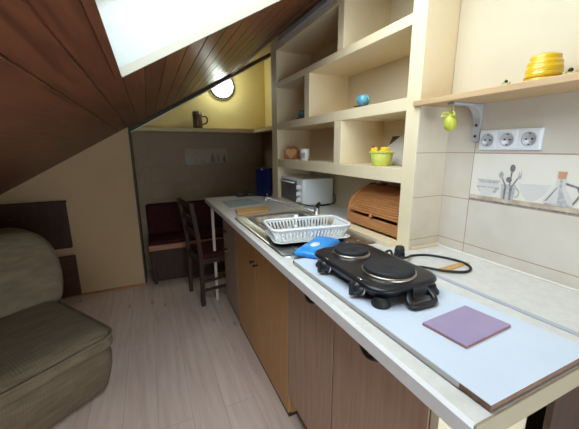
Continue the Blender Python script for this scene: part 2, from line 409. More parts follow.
# skylight shaft
D_ = .26
bm = B()
slab(bm, SX0 - .013, SX0, SY0 - .013, SY1 + .013, 0, D_); slab(bm, SX1, SX1 + .013, SY0 - .013, SY1 + .013, 0, D_)
slab(bm, SX0, SX1, SY1, SY1 + .013, 0, D_); slab(bm, SX0, SX1, SY0 - .013, SY0, 0, D_)
win = struct('window_1', bm, 'reveal')
bm = B()
w_ = .035
slab(bm, SX0, SX0 + w_, SY0, SY1, D_ - .04, D_ - .005); slab(bm, SX1 - w_, SX1, SY0, SY1, D_ - .04, D_ - .005)
slab(bm, SX0 + w_, SX1 - w_, SY0, SY0 + w_, D_ - .04, D_ - .005); slab(bm, SX0 + w_, SX1 - w_, SY1 - w_, SY1, D_ - .04, D_ - .005)
struct('window_frame', bm, 'white', win)
bm = B(); slab(bm, SX0 + w_, SX1 - w_, SY0 + w_, SY1 - w_, D_ - .02, D_ - .016); struct('window_pane', bm, 'glass', win)
bm = B(); slab(bm, SX0 + .0005, SX1, SY1 - .012, SY1 - .0005, -.004, .022); slab(bm, SX0 + .0005, SX1, SY0 + .0005, SY0 + .012, -.004, .03)
struct('window_trim', bm, 'rtrim', win)

# printed decor on the tile row: flat glazing prints, part of the tiled wall
def poly(bm, pts, x, mi, ax=0):
    vs = []
    for p in pts:
        c = list(p); c.insert(ax, x); vs.append(bm.verts.new(c))
    f = bm.faces.new(vs); f.material_index = mi
def ell(cy, czz, ry, rz, n=16, a0=0, a1=360): return [(cy + ry * math.cos(R(a0 + (a1 - a0) * i / n)), czz + rz * math.sin(R(a0 + (a1 - a0) * i / n))) for i in range(n + (a1 - a0 < 360))]
bm = B(); X0 = .6596
def pr(pts, k, mi): poly(bm, pts, X0 - .0001 * k, mi)
pr([(.507, 1.0945), (-.6, 1.0945), (-.6, 1.256), (.507, 1.256)], 0, 0)
pr([(.507, 1.098), (-.6, 1.098), (-.6, 1.113), (.507, 1.113)], 1, 4)
pr([(.507, 1.094), (-.6, 1.094), (-.6, 1.099), (.507, 1.099)], 2, 3)
for k, zz in enumerate((1.17, 1.158, 1.146)):                                 # stacked pale bowls
    pr([(.485, zz), (.405, zz), (.418, zz - .02), (.472, zz - .02)], 3 + k, 1 if k % 2 else 2)
pr([(.478, 1.142), (.42, 1.142), (.435, 1.112), (.463, 1.112)], 6, 1)
pr([(.350, 1.165), (.262, 1.170), (.275, 1.14), (.300, 1.116), (.322, 1.116), (.340, 1.14)], 3, 1)   # wide bowl
pr([(.402, 1.160), (.356, 1.160), (.360, 1.108), (.398, 1.108)], 7, 2)                                # mug of cutlery
pr([(.392, 1.156), (.384, 1.156), (.386, 1.110), (.391, 1.110)], 8, 3); pr([(.375, 1.156), (.366, 1.156), (.368, 1.110), (.374, 1.110)], 8, 3)
for a0, a1 in ((0, 8),):
    o1 = ell(.352, 1.135, .013, .017, 12, -100, 100); 
    oo = [(.356 - (.013 * math.cos(R(t))), 1.135 + .017 * math.sin(R(t))) for t in range(-90, 91, 20)]
    ii = [(.356 - (.008 * math.cos(R(t))), 1.135 + .011 * math.sin(R(t))) for t in range(90, -91, -20)]
    pr(oo + ii, 9, 2)
def stick(y0, z0, y1, z1, w, k, mi):
    d = Vector((y1 - y0, z1 - z0)).normalized(); n = Vector((-d.y, d.x)) * w
    pr([(y0 + n.x, z0 + n.y), (y1 + n.x, z1 + n.y), (y1 - n.x, z1 - n.y), (y0 - n.x, z0 - n.y)], k, mi)
stick(.388, 1.155, .402, 1.18, .002, 10, 3); pr(ell(.405, 1.188, .007, .012), 11, 2)
stick(.376, 1.155, .374, 1.20, .0022, 10, 3); pr(ell(.373, 1.212, .008, .012), 11, 3)
stick(.368, 1.155, .352, 1.185, .002, 10, 3); pr([(.356, 1.18), (.346, 1.18), (.338, 1.205), (.343, 1.19), (.346, 1.207), (.348, 1.19), (.352, 1.205)], 11, 2)
pr(ell(.380, 1.175, .009, .009), 12, 3)
def jug(cy, k):
    pr([(cy + .010, 1.195), (cy - .010, 1.195), (cy - .012, 1.165), (cy - .038, 1.125), (cy - .036, 1.112), (cy + .036, 1.112), (cy + .038, 1.125), (cy + .012, 1.165)], k, 1)
    pr([(cy + .004, 1.19), (cy - .002, 1.19), (cy - .004, 1.16), (cy - .024, 1.118), (cy + .002, 1.118)], k + 1, 2)
    pr([(cy + .028, 1.124), (cy + .006, 1.165), (cy + .008, 1.165), (cy + .034, 1.122)], k + 1, 3)
    pr([(cy + .036, 1.118), (cy - .036, 1.118), (cy - .034, 1.112), (cy + .034, 1.112)], k + 2, 2)
    pr([(cy + .011, 1.210), (cy - .011, 1.210), (cy - .009, 1.19), (cy + .009, 1.19)], k + 3, 5)
    pr([(cy - .012, 1.18), (cy - .04, 1.172), (cy - .05, 1.15), (cy - .036, 1.12), (cy - .033, 1.123), (cy - .045, 1.15), (cy - .037, 1.167), (cy - .012, 1.174)], k + 3, 3)
jug(.240, 13)
for yy in (.0, -.25): jug(yy, 13)
tp = struct('tile_print', bm, ['pbase', 'pw', 'pg', 'pd', 'pb', 'cork'], wt)
bm = B(); YD = YF - .0125
def fr(pts, k, mi): poly(bm, pts, YD - .0002 * k, mi, 1)
fr([(-.03, 1.118), (.42, 1.118), (.42, 1.275), (-.03, 1.275)], 1, 0); fr([(-.03, 1.108), (.42, 1.108), (.42, 1.122), (-.03, 1.122)], 2, 2)
for cx, w, h in ((.0, .022, .105), (.255, .024, .10), (.385, .018, .085)):
    fr([(cx - w, 1.13), (cx + w, 1.13), (cx + w, 1.13 + h * .5), (cx + w * .35, 1.13 + h * .75), (cx + w * .35, 1.13 + h), (cx - w * .35, 1.13 + h), (cx - w * .35, 1.13 + h * .75), (cx - w, 1.13 + h * .5)], 3, 1)
fr(ell(.075, 1.20, .03, .033), 3, 2); fr(ell(.075, 1.20, .022, .025), 4, 0); fr([(.06, 1.13), (.09, 1.13), (.082, 1.17), (.068, 1.17)], 4, 2)
fr(ell(.145, 1.137, .028, .016), 3, 2); fr([(.305, 1.13), (.33, 1.13), (.33, 1.21), (.305, 1.21)], 3, 2)
struct('tile_print', bm, ['fbase', 'fdark', 'fbrown'], fw_tiles)

# ------------------------------------------------------------------ built-in shelf unit
U = .505; UE, UL = .626, 2.075; BKX = .79
un = thing('shelf_unit', 'cream built-in open shelf unit with stepped compartments standing on the worktop', 'shelf unit', (.65, 1.35, WT))
def part(name, mats, parent, *boxes, bev=.002, label=None):
    bm = B()
    for b in boxes: box(bm, *b, bev=bev)
    o = obj(name, bm, mats, parent)
    if label: o['label'] = label
    return o
part('side_panel', 'unit', un, (U, .661, UE, .69, WT, cz(U) - .01), (.655, BKX, .628, .69, WT, cz(U) - .01))
part('side_panel', 'unit', un, (U, BKX, 1.965, UL, WT, 2.03))
part('shelf', 'unit', un, (U + .001, BKX, .69, 1.965, 1.140, 1.198))
part('shelf', 'unit', un, (U + .001, BKX, .69, 1.965, 1.413, 1.461))
part('shelf', 'unit', un, (U + .001, BKX, .69, 1.965, 1.706, 1.744))
part('top_panel', 'unit', un, (U, BKX, 1.176, 1.965, 1.953, 2.03))
part('divider', 'unit', un, (U + .002, BKX, 1.122, 1.187, 1.198, 1.413))
part('divider', 'unit', un, (U + .002, BKX, 1.467, 1.530, 1.461, 1.706))
part('divider', 'unit', un, (U + .002, BKX, 1.122, 1.176, 1.744, 2.035))
part('back_panel', 'cream', un, (.782, .79, .69, 1.965, 1.198, 2.03), bev=0)
part('bottom_rail', 'unit', un, (.455, .52, .69, 1.965, WT + .0005, WT + .016), bev=.001)
bm = B(); box(bm, U + .001, .66, .6215, .6258, WT, TZ, bev=.0005); struct('wall_pier_tiles', bm, 'tileP')
bm = B(); box(bm, .47, .495, .75, 1.84, 1.972, 2.0, bev=.003); tag(base_origin(obj('metal_rail', bm, 'bracket')), 'grey metal rail along the ceiling above the top left compartment', 'rail')

# ------------------------------------------------------------------ worktop
L_ = 2.30
wk = thing('worktop', 'long pale speckled kitchen worktop running along the tiled wall', 'worktop', (.33, 1.15, .85))
HX0, HX1, HY0, HY1 = .055, .455, .775, 1.455
bm = B()
z0, z1 = .850, WT
for b in ((0.004, .6595, 0, .62), (.004, .79, .62, HY0), (.004, HX0, HY0, HY1), (HX1, .79, HY0, HY1), (.004, .79, HY1, L_ - .003), (.79, .829, 2.08, L_ - .003)):
    box(bm, b[0], b[1], b[2], b[3], z0, z1)
bmesh.ops.remove_doubles(bm, verts=bm.verts, dist=.0001)
obj('worktop_slab', bm, 'top', wk)
bm = B(); prism(bm, [(.004, .849), (.004, WT + .0006), (.0015, WT + .0004), (-.004, WT - .004), (-.004, .852), (-.001, .849)], 1, 0, L_); obj('edge_band', bm, 'edge', wk)
bm = B(); box(bm, .0, .66, -.004, 0, .845, WT + .0004, bev=.001); obj('end_band', bm, 'bead', wk)
bm = B(); prism(bm, [(.402, .0), (.416, .0), (.392, .62), (.378, .62)], 2, WT + .0002, WT + .003); obj('joint_strip', bm, 'strip', wk)
bm = B(); box(bm, .652, .6595, 0, .62, WT, WT + .006, bev=.002); obj('sealant', bm, 'white', wk)
bm = B(); box(bm, .515, .66, .612, .6212, WT, WT + .012, bev=.002); obj('sealant', bm, 'cream', wk)
bm = B(); box(bm, .030, .052, 2.235, 2.257, 0.0, .849, bev=.003); obj('leg', bm, 'plaster', wk)

# sink
sk = thing('kitchen_sink', 'stainless steel inset sink with one bowl and a drainer', 'sink', (.255, 1.1, WT))
bm = B()
def rl(x0, x1, y0, y1, r, z): return [(x, y, z) for x, y in rrect(x0, x1, y0, y1, r)]
# rim with bowl: loops from outer rim inward and down
bx0, bx1, by0, by1 = .102, .435, 1.02, 1.44
loft(bm, [rl(.025, .475, .745, 1.485, .03, WT + .0008), rl(.028, .472, .748, 1.482, .03, WT + .004), rl(.045, .455, .765, 1.465, .03, WT + .003)], cap=(False, False))
# deck around the bowl (grid of strips)
zt = WT + .003
outer = rl(.045, .455, .765, 1.465, .03, zt)
mid = rl(bx0 - .02, bx1 + .02, by0 - .02, by1 + .02, .05, zt - .001)
mid = rl(bx0 - .010, bx1 + .010, by0 - .010, by1 + .010, .055, zt + .003)
inn = rl(bx0, bx1, by0, by1, .05, zt - .004); d1 = rl(bx0 + .030, bx1 - .012, by0 + .012, by1 - .012, .05, zt - .045); dn = rl(bx0 + .034, bx1 - .018, by0 + .018, by1 - .018, .05, zt - .13); dn2 = rl(bx0 + .05, bx1 - .05, by0 + .05, by1 - .05, .04, zt - .15)
loft(bm, [outer, rl(bx0 - .018, bx1 + .018, by0 - .018, by1 + .018, .06, zt), mid, inn, d1, dn, dn2], cap=(False, True))
obj('sink_bowl', bm, 'steel', sk)
bm = B()
for k in range(6):
    xx = .10 + k * .058; box(bm, xx, xx + .012, .80, 1.02, zt, zt + .004, bev=.0018)
obj('drainer_ribs', bm, 'steel', sk)
bm = B(); lathe(bm, [(.0, 0), (.032, 0), (.034, .004), (.02, .006), (.0, .004)], (.255, 1.245, zt - .1498), 24, closed=False); obj('drain', bm, 'chrome', sk)

# faucet
fa = thing('faucet', 'chrome single-lever tap behind the sink in front of the oven', 'tap', (.474, 1.30, WT + .0005))
bm = B(); lathe(bm, [(.022, 0), (.022, .006), (.017, .010), (.017, .055), (.015, .062), (.0, .066)], (.474, 1.30, WT + .003), 24)
obj('tap_body', bm, 'chrome', fa)
bm = B(); tube(bm, smooth([(.470, 1.305, .915), (.43, 1.35, .926), (.35, 1.45, .948), (.28, 1.52, .970), (.255, 1.54, .975), (.245, 1.548, .958)], 6), .0085, 12); obj('spout', bm, 'chrome', fa)
bm = B(); tube(bm, smooth([(.474, 1.30, .935), (.474, 1.285, .955), (.470, 1.265, .973)], 5), [.014] * 5 + [.012] * 3 + [.008] * 3, 10); obj('lever', bm, 'black', fa)

# ------------------------------------------------------------------ base cabinets
CF = .11
def door(par, y0, y1, z0, z1, m, name='door'):
    bm = B(); box(bm, CF, CF + .018, y0 + .003, y1 - .003, z0, z1, bev=.0012); return obj(name, bm, m, par)
def carcass(par, y0, y1, z0, m, x1=.64, zz=.8495):
    bm = B()
    box(bm, CF + .019, x1, y0, y0 + .016, z0, zz); box(bm, CF + .019, x1, y1 - .016, y1, z0, zz)
    box(bm, CF + .019, x1, y0 + .016, y1 - .016, z0, z0 + .016); box(bm, x1 - .01, x1, y0 + .016, y1 - .016, z0 + .016, zz)
    box(bm, CF + .019, CF + .06, y0 + .016, y1 - .016, zz - .06, zz)
    return obj('carcass', bm, m, par)
def kickb(par, y0, y1, z1, x=CF + .02):
    bm = B(); box(bm, x, x + .015, y0, y1, 0, z1); box(bm, x + .015, .60, y0, y0 + .015, 0, z1); box(bm, x + .015, .60, y1 - .015, y1, 0, z1)
    return obj('plinth', bm, 'kick', par)
c = thing('base_cabinet', 'grey-brown oak base cabinet with two doors at the near end of the worktop', 'cabinet', (.35, .53, 0))
carcass(c, .155, .908, .125, 'darkwood')
for (a, b, hc) in ((.155, .537, .33), (.537, .908, .655)):
    d = door(c, a, b, .125, .845, 'greywood')
    bm = B(); tube(bm, smooth([(CF, hc - .062, .79), (CF - .02, hc - .045, .765), (CF - .03, hc, .748), (CF - .02, hc + .045, .765), (CF, hc + .062, .79)], 5), .0065, 8)
    obj('handle', bm, 'kick', d)
kickb(c, .157, .906, .124, CF + .05)
bm = B(); box(bm, CF + .002, .462, .134, .1545, 0, .8495, bev=.001); obj('end_panel', bm, 'plaster', c)['label'] = 'beige end panel'
bm = B(); box(bm, .464, .655, .085, .10, 0, .8495, bev=.001); obj('side_panel', bm, 'darkwood', c)
c = thing('base_cabinet', 'orange-brown wooden base cabinet with two full-height doors under the sink', 'cabinet', (.35, 1.35, 0))
carcass(c, .910, 1.785, .02, 'orange', zz=.7)
for a, b, k in ((.910, 1.358, 1.325), (1.358, 1.785, 1.39)):
    d = door(c, a, b, .022, .845, 'orange')
    bm = B(); lathe(bm, [(.006, 0), (.005, -.012), (.010, -.018), (.010, -.024), (0, -.027)], (CF, k, .635), 14, axis='x'); obj('knob', bm, 'kick', d)
kickb(c, .912, 1.783, .019, CF + .004)
c = thing('base_cabinet', 'narrow pale grey oak drawer cabinet at the far end of the worktop', 'cabinet', (.35, 2.0, 0))
carcass(c, 1.787, 2.195, .05, 'paleoak', x1=.66)
for z0_, z1_ in ((.72, .845), (.575, .717), (.052, .572)):
    d = door(c, 1.787, 2.195, z0_, z1_, 'paleoak', 'drawer' if z0_ > .5 else 'door')
    bm = B(); lathe(bm, [(.008, 0), (.006, -.012), (.014, -.018), (.014, -.026), (0, -.03)], (CF, 2.08, (z0_ + z1_) / 2 if z0_ > .5 else .50), 14, axis='x'); obj('knob', bm, 'kick', d)
kickb(c, 1.789, 2.193, .05, CF + .02)

# ------------------------------------------------------------------ things on the worktop (near end)
t = thing('chipboard_panel', 'large white-faced chipboard panel lying on the near end of the worktop', 'board', (.17, .34, WT + .0035))
zb = WT + .0034; BT = .0105
q = [(.041, .003), (.348, .003), (.268, .700), (.031, .684)]
bm = B(); prism(bm, q, 2, zb, zb + BT - .001, bev=.0006, seg=1); obj('core', bm, 'chip', t)
bm = B(); prism(bm, [(.0414, .0036), (.3475, .0042), (.2672, .699), (.0318, .683)], 2, zb + BT - .001, zb + BT); obj('white_facing', bm, 'board', t)
bm = B(); prism(bm, [(.0393, .055), (.0404, .055), (.0312, .672), (.0301, .672)], 2, zb, zb + BT - .0005); obj('edge_tape', bm, 'tape', t)
ZB = zb + BT + .0003
t = thing('ceramic_tile', 'square lilac ceramic tile lying on the white panel', 'tile', (.2, .16, ZB))
q = [(.118, .203), (.129, .108), (.283, .117), (.270, .214)]
bm = B(); prism(bm, q, 2, ZB, ZB + .0045); obj('tile_body', bm, 'bisque', t)
bm = B(); prism(bm, q, 2, ZB + .0045, ZB + .0068, bev=.0008); obj('glaze', bm, 'purple', t)

# twin hotplate
t = thing('hotplate', 'black electric cooker with two round hotplates on the white panel', 'hotplate', (.178, .45, ZB))
cx, cy = .175, .458
def rloop(hx, hy, r, z): return [(x, y, z) for x, y in rrect(cx - hx, cx + hx, cy - hy, cy + hy, r, 8)]
bm = B()
loft(bm, [rloop(.085, .150, .04, ZB + .018), rloop(.098, .163, .045, ZB + .022), rloop(.102, .167, .05, ZB + .034), rloop(.108, .174, .055, ZB + .036),
          rloop(.110, .176, .055, ZB + .042), rloop(.108, .174, .055, ZB + .047), rloop(.100, .166, .05, ZB + .049)])
obj('body', bm, 'enamel', t)
for (px, py, rr) in ((.173, .545, .056), (.177, .378, .069)):
    z = ZB + .049
    bm = B(); lathe(bm, [(rr + .004, 0), (rr + .003, .005), (rr - .001, .008), (rr - .002, .002)], (px, py, z), 40, closed=False); ring = obj('ring', bm, 'brass', t)
    bm = B(); lathe(bm, [(rr - .002, .002), (rr - .002, .014), (rr - .006, .017), (rr * .35, .017), (rr * .32, .0155), (0, .0155)], (px, py, z), 40); obj('burner_plate', bm, 'iron', t)
for ky in (.535, .372):
    bm = B(); lathe(bm, [(.021, .004), (.021, -.004), (.017, -.008), (.015, -.020), (.0, -.022)], (cx - .100, ky, ZB + .026), 20, axis='x')
    k = obj('knob', bm, 'black', t)
    bm = B(); box(bm, cx - .129, cx - .112, ky - .005, ky + .005, ZB + .008, ZB + .044, bev=.0015); obj('grip', bm, 'black', k)
    bm = B(); lathe(bm, [(.0245, .0), (.0245, -.0025), (.0212, -.0025)], (cx - .0985, ky, ZB + .026), 20, axis='x', closed=False); obj('bezel', bm, 'steel', k)
for fx, fy in ((.095, .31), (.095, .59), (.26, .31), (.26, .59)):
    bm = B(); lathe(bm, [(.022, 0), (.024, .006), (.017, .016), (.015, .024)], (fx, fy, ZB), 18); obj('foot', bm, 'rubber', t)
bm = B(); tube(bm, smooth([(.165, .295, ZB + .03), (.145, .272, ZB + .018), (.148, .258, ZB + .009), (.18, .254, ZB + .009), (.215, .256, ZB + .009), (.225, .272, ZB + .018), (.222, .295, ZB + .03)], 5), .0075, 8)
box(bm, .165, .212, .276, .294, ZB + .020, ZB + .044, bev=.003); obj('handle', bm, 'black', t)
ZC = WT + .0045
bm = B(); tube(bm, smooth([(.275, .52, ZB + .03), (.33, .54, ZB + .035), (.36, .545, ZC + .012), (.40, .53, ZC + .012), (.46, .56, ZC), (.52, .535, ZC), (.56, .46, ZC), (.55, .40, ZC), (.50, .375, ZC), (.44, .40, ZC + .003), (.40, .45, ZC + .004), (.36, .47, ZC + .008), (.33, .455, ZB + .006), (.29, .46, ZB + .026)], 8), .0042, 8)
obj('power_cord', bm, 'rubber', t)
bm = B(); lathe(bm, [(.0, -.018), (.014, -.014), (.018, 0), (.014, .014), (0, .018)], (.395, .56, WT + .035), 16); box(bm, .380, .41, .545, .575, WT + .0035, WT + .03, bev=.006); obj('plug', bm, 'rubber', t)
bm = B(); prism(bm, [(.448, .408), (.462, .408), (.585, .425), (.578, .443), (.448, .436)], 2, WT + .0005, WT + .003)
tag(base_origin(obj('wooden_shim', bm, 'blockwood')), 'flat brown wooden strip inside the black cable loop by the wall', 'wood strip')

# wet wipes pack
t = thing('wet_wipes_pack', 'bright blue soft packet of wet wipes between the dish rack and the hotplate', 'packet', (.170, .752, WT + .016), R(38))
bm = B()
n1, n2 = 20, 12; LX, LY = .115, .056
g = {}
for s in (1, -1):
    for i in range(n1 + 1):
        for j in range(n2 + 1):
            u, v = -1 + 2 * i / n1, -1 + 2 * j / n2
            h = .020 * (max(0, 1 - abs(u) ** 6) * max(0, 1 - abs(v) ** 4)) ** .5 + .0015 * math.sin(9 * u + 3 * v) * (1 - u * u) * (1 - v * v)
            wv = LY * (1 - .08 * (1 - u * u))
            key = (i, j, s)
            if s == -1 and (i in (0, n1) or j in (0, n2)): g[key] = g[(i, j, 1)]; continue
            g[key] = bm.verts.new((u * LX, v * wv, .004 + s * h * (1 if s > 0 else .6)))
    for i in range(n1):
        for j in range(n2):
            fv = [g[(i, j, s)], g[(i + 1, j, s)], g[(i + 1, j + 1, s)], g[(i, j + 1, s)]]
            f = bm.faces.new(fv); f.smooth = True
obj('film', bm, 'blue', t, world=False)
bm = B(); lathe(bm, [(.0, .0), (1, 0), (1, .001), (0, .0015)], (0, 0, 0), 20, closed=False)
bmesh.ops.scale(bm, vec=(.028, .017, 1), verts=bm.verts); bmesh.ops.translate(bm, vec=(-.03, 0, .0245), verts=bm.verts)
obj('opening_label', bm, 'whitep', t, world=False)['label'] = 'white oval resealable label'

# dish rack
t = thing('dish_rack', 'white plastic dish drainer basket on a tray across the sink', 'dish rack', (.222, .950, WT + .0075), R(-8))
bm = B()
def lp(hx, hy, r, z): return [(x, y, z) for x, y in rrect(-hx, hx, -hy, hy, r, 5)]
loft(bm, [lp(.150, .098, .03, 0), lp(.162, .110, .035, .008), lp(.172, .120, .04, .011), lp(.172, .120, .04, .014), lp(.160, .108, .035, .0105), lp(.145, .093, .03, .003)], cap=(True, True))
obj('drip_tray', bm, 'plasticw', t, world=False)
bm = B()
def ring3(hx, hy, r, z, rad, m): tube(bm, lp(hx, hy, r, z), rad, 6, m, closed=True)
bt, tp_ = (.155, .082, .028), (.176, .100, .035)
ring3(*tp_, .060, .0068, 0); ring3(*tp_, .052, .0035, 0); ring3(*bt, .014, .0045, 0)
o1 = lp(*tp_, .078); o2 = lp(*bt, .014)
def perim(hx, hy, n, fx):
    pts = []
    for i in range(n):
        s = -1 + 2 * (i + .5) / n; pts.append(s)
    return pts
for s in perim(0, 0, 19, 0):
    for sg in (-1, 1):
        tube(bm, [(s * .155, sg * .100, .058), (s * .140, sg * .082, .014)], .0034, 5)
for s in perim(0, 0, 11, 0):
    for sg in (-1, 1):
        tube(bm, [(sg * .176, s * .082, .058), (sg * .155, s * .068, .014)], .0034, 5)
for s in perim(0, 0, 12, 0): tube(bm, [(s * .14, -.082, .014), (s * .14, .082, .014)], .0022, 5)
obj('basket', bm, 'plasticw', t, world=False)
bm = B()
for s in perim(0, 0, 9, 0):
    tube(bm, smooth([(s * .13, -.04, .016), (s * .13, -.02, .05), (s * .13, .0, .016)], 4), .002, 5)
obj('plate_rests', bm, 'plasticw', t, world=False)

# mini oven
t = thing('mini_oven', 'white countertop mini oven with dark glass door inside the lower shelf opening', 'oven', (.665, 1.80, WT + .017))
o0, o1_, w0, w1, oz0, oz1 = .545, .775, 1.60, 2.0 - .045, WT + .006, 1.072
OY1 = 1.962
bm = B(); box(bm, o0, o1_, w0, OY1, oz0, oz1, bev=.006); obj('housing', bm, 'ovenw', t)
bm = B(); box(bm, o0 - .012, o0, w0, OY1, oz0 + .002, oz1 - .002, bev=.003); fp = obj('front_frame', bm, 'ovenw', t)
bm = B(); box(bm, o0 - .020, o0 - .0122, w0 + .085, OY1 - .012, oz0 + .018, oz1 - .018, bev=.002); dd = obj('door', bm, 'ovenglass', t)
bm = B(); tube(bm, [(o0 - .034, w0 + .11, oz1 - .03), (o0 - .034, OY1 - .03, oz1 - .03)], .005, 8); box(bm, o0 - .034, o0 - .018, w0 + .11, w0 + .12, oz1 - .035, oz1 - .025); box(bm, o0 - .034, o0 - .018, OY1 - .04, OY1 - .03, oz1 - .035, oz1 - .025); obj('handle', bm, 'ovenw', dd)
for k in range(3):
    bm = B(); lathe(bm, [(.017, 0), (.016, -.008), (.013, -.016), (0, -.018)], (o0 - .012, w0 + .045, oz0 + .035 + .045 * k), 18, axis='x'); box(bm, o0 - .036, o0 - .028, w0 + .042, w0 + .048, oz0 + .022 + .045 * k, oz0 + .048 + .045 * k, bev=.001); obj('knob', bm, 'plasticw', t)
for fx in (o0 + .02, o1_ - .02):
    for fy in (w0 + .03, OY1 - .03):
        bm = B(); lathe(bm, [(.012, WT - .001 if fx > .6 else WT), (.012, oz0 + .0005)], (fx, fy, 0), 12); obj('foot', bm, 'rubber', t)
bm = B(); tube(bm, smooth([(.52, 1.62, WT + .021), (.535, 1.585, WT + .021), (.60, 1.575, WT + .006), (.70, 1.57, WT + .006), (.772, 1.57, WT + .02), (.776, 1.575, WT + .06), (.777, 1.59, WT + .08)], 6), .0038, 7); obj('power_cord', bm, 'rubber', t)

# bread box
t = thing('bread_box', 'wooden roll-top bread box inside the shelf unit beside the hotplate', 'bread box', (.65, .89, WT + .017))
by0_, by1_, bx0_, bx1_, bz = .705, 1.075, .530, .775, WT + .0175
BH = .188
def bprof(ins):
    p = [(bx0_ + ins, bz), (bx0_ + ins, bz + .060)]
    for i in range(1, 15):
        a = R(180 - 90 * i / 14); p.append((bx0_ + .170 + (.170 - ins) * math.cos(a), bz + .060 + (BH - .060 - ins) * math.sin(a)))
    p += [(bx1_ , bz + BH - ins), (bx1_, bz)]
    return p
for a, b in ((by0_, by0_ + .014), (by1_ - .014, by1_)):
    bm = B(); prism(bm, bprof(0), 1, a, b, bev=.001, seg=1); obj('side_panel', bm, 'breadwood', t)
bm = B(); box(bm, bx0_ + .006, bx0_ + .016, by0_ + .0145, by1_ - .0145, bz, bz + .050, bev=.002); box(bm, bx1_ - .01, bx1_ - .001, by0_ + .0145, by1_ - .0145, bz, bz + BH - .01); box(bm, bx0_ + .016, bx1_ - .01, by0_ + .0145, by1_ - .0145, bz, bz + .01); obj('base_drawer', bm, 'breadwood', t)
bm = B()
pp = bprof(.010)[1:-2]; pl = [Vector((p[0], 0, p[1])) for p in pp]
# resample the curve into slats
d = [0]
for i in range(1, len(pl)): d.append(d[-1] + (pl[i] - pl[i - 1]).length)
def at(s):
    for i in range(1, len(pl)):
        if s <= d[i]: return pl[i - 1].lerp(pl[i], (s - d[i - 1]) / (d[i] - d[i - 1]))
    return pl[-1]
ns = 19; st = (d[-1] - .004) / ns
for i in range(ns):
    a, b = at(.004 + i * st + .0004), at(.004 + (i + 1) * st - .0004); t_ = (b - a).normalized(); nn = Vector((-t_.z, 0, t_.x))
    prism(bm, [(p.x, p.z) for p in (a - nn * .006, a + nn * .0005, a.lerp(b, .25) + nn * .004, a.lerp(b, .75) + nn * .004, b + nn * .0005, b - nn * .006)], 1, by0_ + .015, by1_ - .015)
tam = obj('roll_lid', bm, 'breadwood', t)
bm = B(); lathe(bm, [(.006, 0), (.006, -.008), (.010, -.014), (0, -.018)], (bx0_ + .010, (by0_ + by1_) / 2, bz + .062), 14, axis='x'); obj('knob', bm, 'breadwood', tam)
bm = B(); box(bm, .766, .782, 1.11, 1.18, 1.035, 1.105, bev=.003); so = obj('wall_socket', bm, 'socket'); tag(base_origin(so), 'wall socket with a black plug behind the bread box', 'socket')
bm = B(); lathe(bm, [(.016, 0), (.016, -.03), (.010, -.045), (0, -.048)], (.766, 1.145, 1.07), 16, axis='x'); pg = obj('plug', bm, 'rubber'); pg.parent = so; pg.data.transform(Matrix.Translation(-so.location))

# navy tin, placemat, wooden block, dark pouch
t = thing('storage_tin', 'tall dark blue rectangular tin standing left of the shelf unit', 'tin', (.472, 2.185, WT + .0005), R(-50))
bm = B(); box(bm, -.063, .063, -.026, .026, 0, .212, bev=.004); obj('body', bm, 'navy', t, world=False)
bm = B(); box(bm, -.0645, .0645, -.0275, .0275, .2125, .232, bev=.003); obj('lid', bm, 'navy', t, world=False)
bm = B(); box(bm, .035, .047, -.0272, -.0262, .012, .024); obj('label', bm, 'whitep', t, world=False)
bm = B(); box(bm, -.01, .002, -.0285, -.0277, .218, .226); obj('clasp', bm, 'whitep', t, world=False)
bm = B(); prism(bm, [(.085, 1.80), (.33, 1.86), (.305, 2.12), (.085, 2.06)], 2, WT + .0005, WT + .004, bev=.001); tag(base_origin(obj('placemat', bm, 'mat_')), 'blue-grey patterned placemat at the far end of the worktop', 'placemat')
bm = B(); prism(bm, [(.063, 1.525), (.272, 1.535), (.293, 1.675), (.085, 1.665)], 2, WT + .0005, WT + .018, bev=.004); tag(base_origin(obj('cutting_board', bm, 'blockwood')), 'small light wooden cutting board between the sink and the placemat', 'cutting board')
t = thing('cloth_pouch', 'crumpled black cloth pouch on the far end of the worktop', 'pouch', (.36, 2.245, WT + .0005))
bm = B()
for (a, b, c_, r1, r2, r3) in ((-.06, 0, .014, .05, .025, .014), (.03, .005, .010, .07, .028, .010), (-.085, .0, .01, .03, .02, .022)):
    r = bmesh.ops.create_icosphere(bm, subdivisions=3, radius=1)
    for v in r['verts']:
        k = 1 + .12 * math.sin(7 * v.co.x + 3 * v.co.y) * math.cos(5 * v.co.z + 4 * v.co.y)
        v.co = Vector((a + v.co.x * r1 * k, b + v.co.y * r2 * k, max(0, c_ + v.co.z * r3 * k)))
obj('pouch_body', bm, 'black', t, world=False, sm=True)
bm = B(); tube(bm, smooth([(-.08, 0, .03), (-.02, .01, .034), (.05, .0, .018), (.09, .0, .012)], 5), .003, 6); obj('strap', bm, 'rubber', t, world=False)

# ------------------------------------------------------------------ wall shelf and what hangs on it
t = thing('wall_shelf', 'light pine wall shelf above the sockets, ending at the shelf unit', 'shelf', (.58, -.1, TZ))
bm = B(); prism(bm, [(.487, .64), (.504, .652), (.504, .626), (.661, .626), (.661, -.75), (.487, -.75)], 2, TZ, TZ + .018, bev=.002); obj('shelf_board', bm, 'shelfwood', t)
bm = B()
def bk(y):
    w = .013
    box(bm, .651, .6598, y - w, y + w, 1.297, TZ - .0005, bev=.002); box(bm, .515, .655, y - w, y + w, TZ - .009, TZ - .0008, bev=.002)
    arc = [(.651, TZ - .065)] + [(.651 - .055 + .055 * math.cos(R(a)), TZ - .065 + .058 * math.sin(R(a))) for a in range(10, 91, 10)]
    prism(bm, arc + [(.651, TZ - .006)], 1, y - w, y + w)
bk(.507); br = obj('bracket', bm, 'bracket', t); br['label'] = 'grey metal angle bracket'
bm = B()
bm.free()
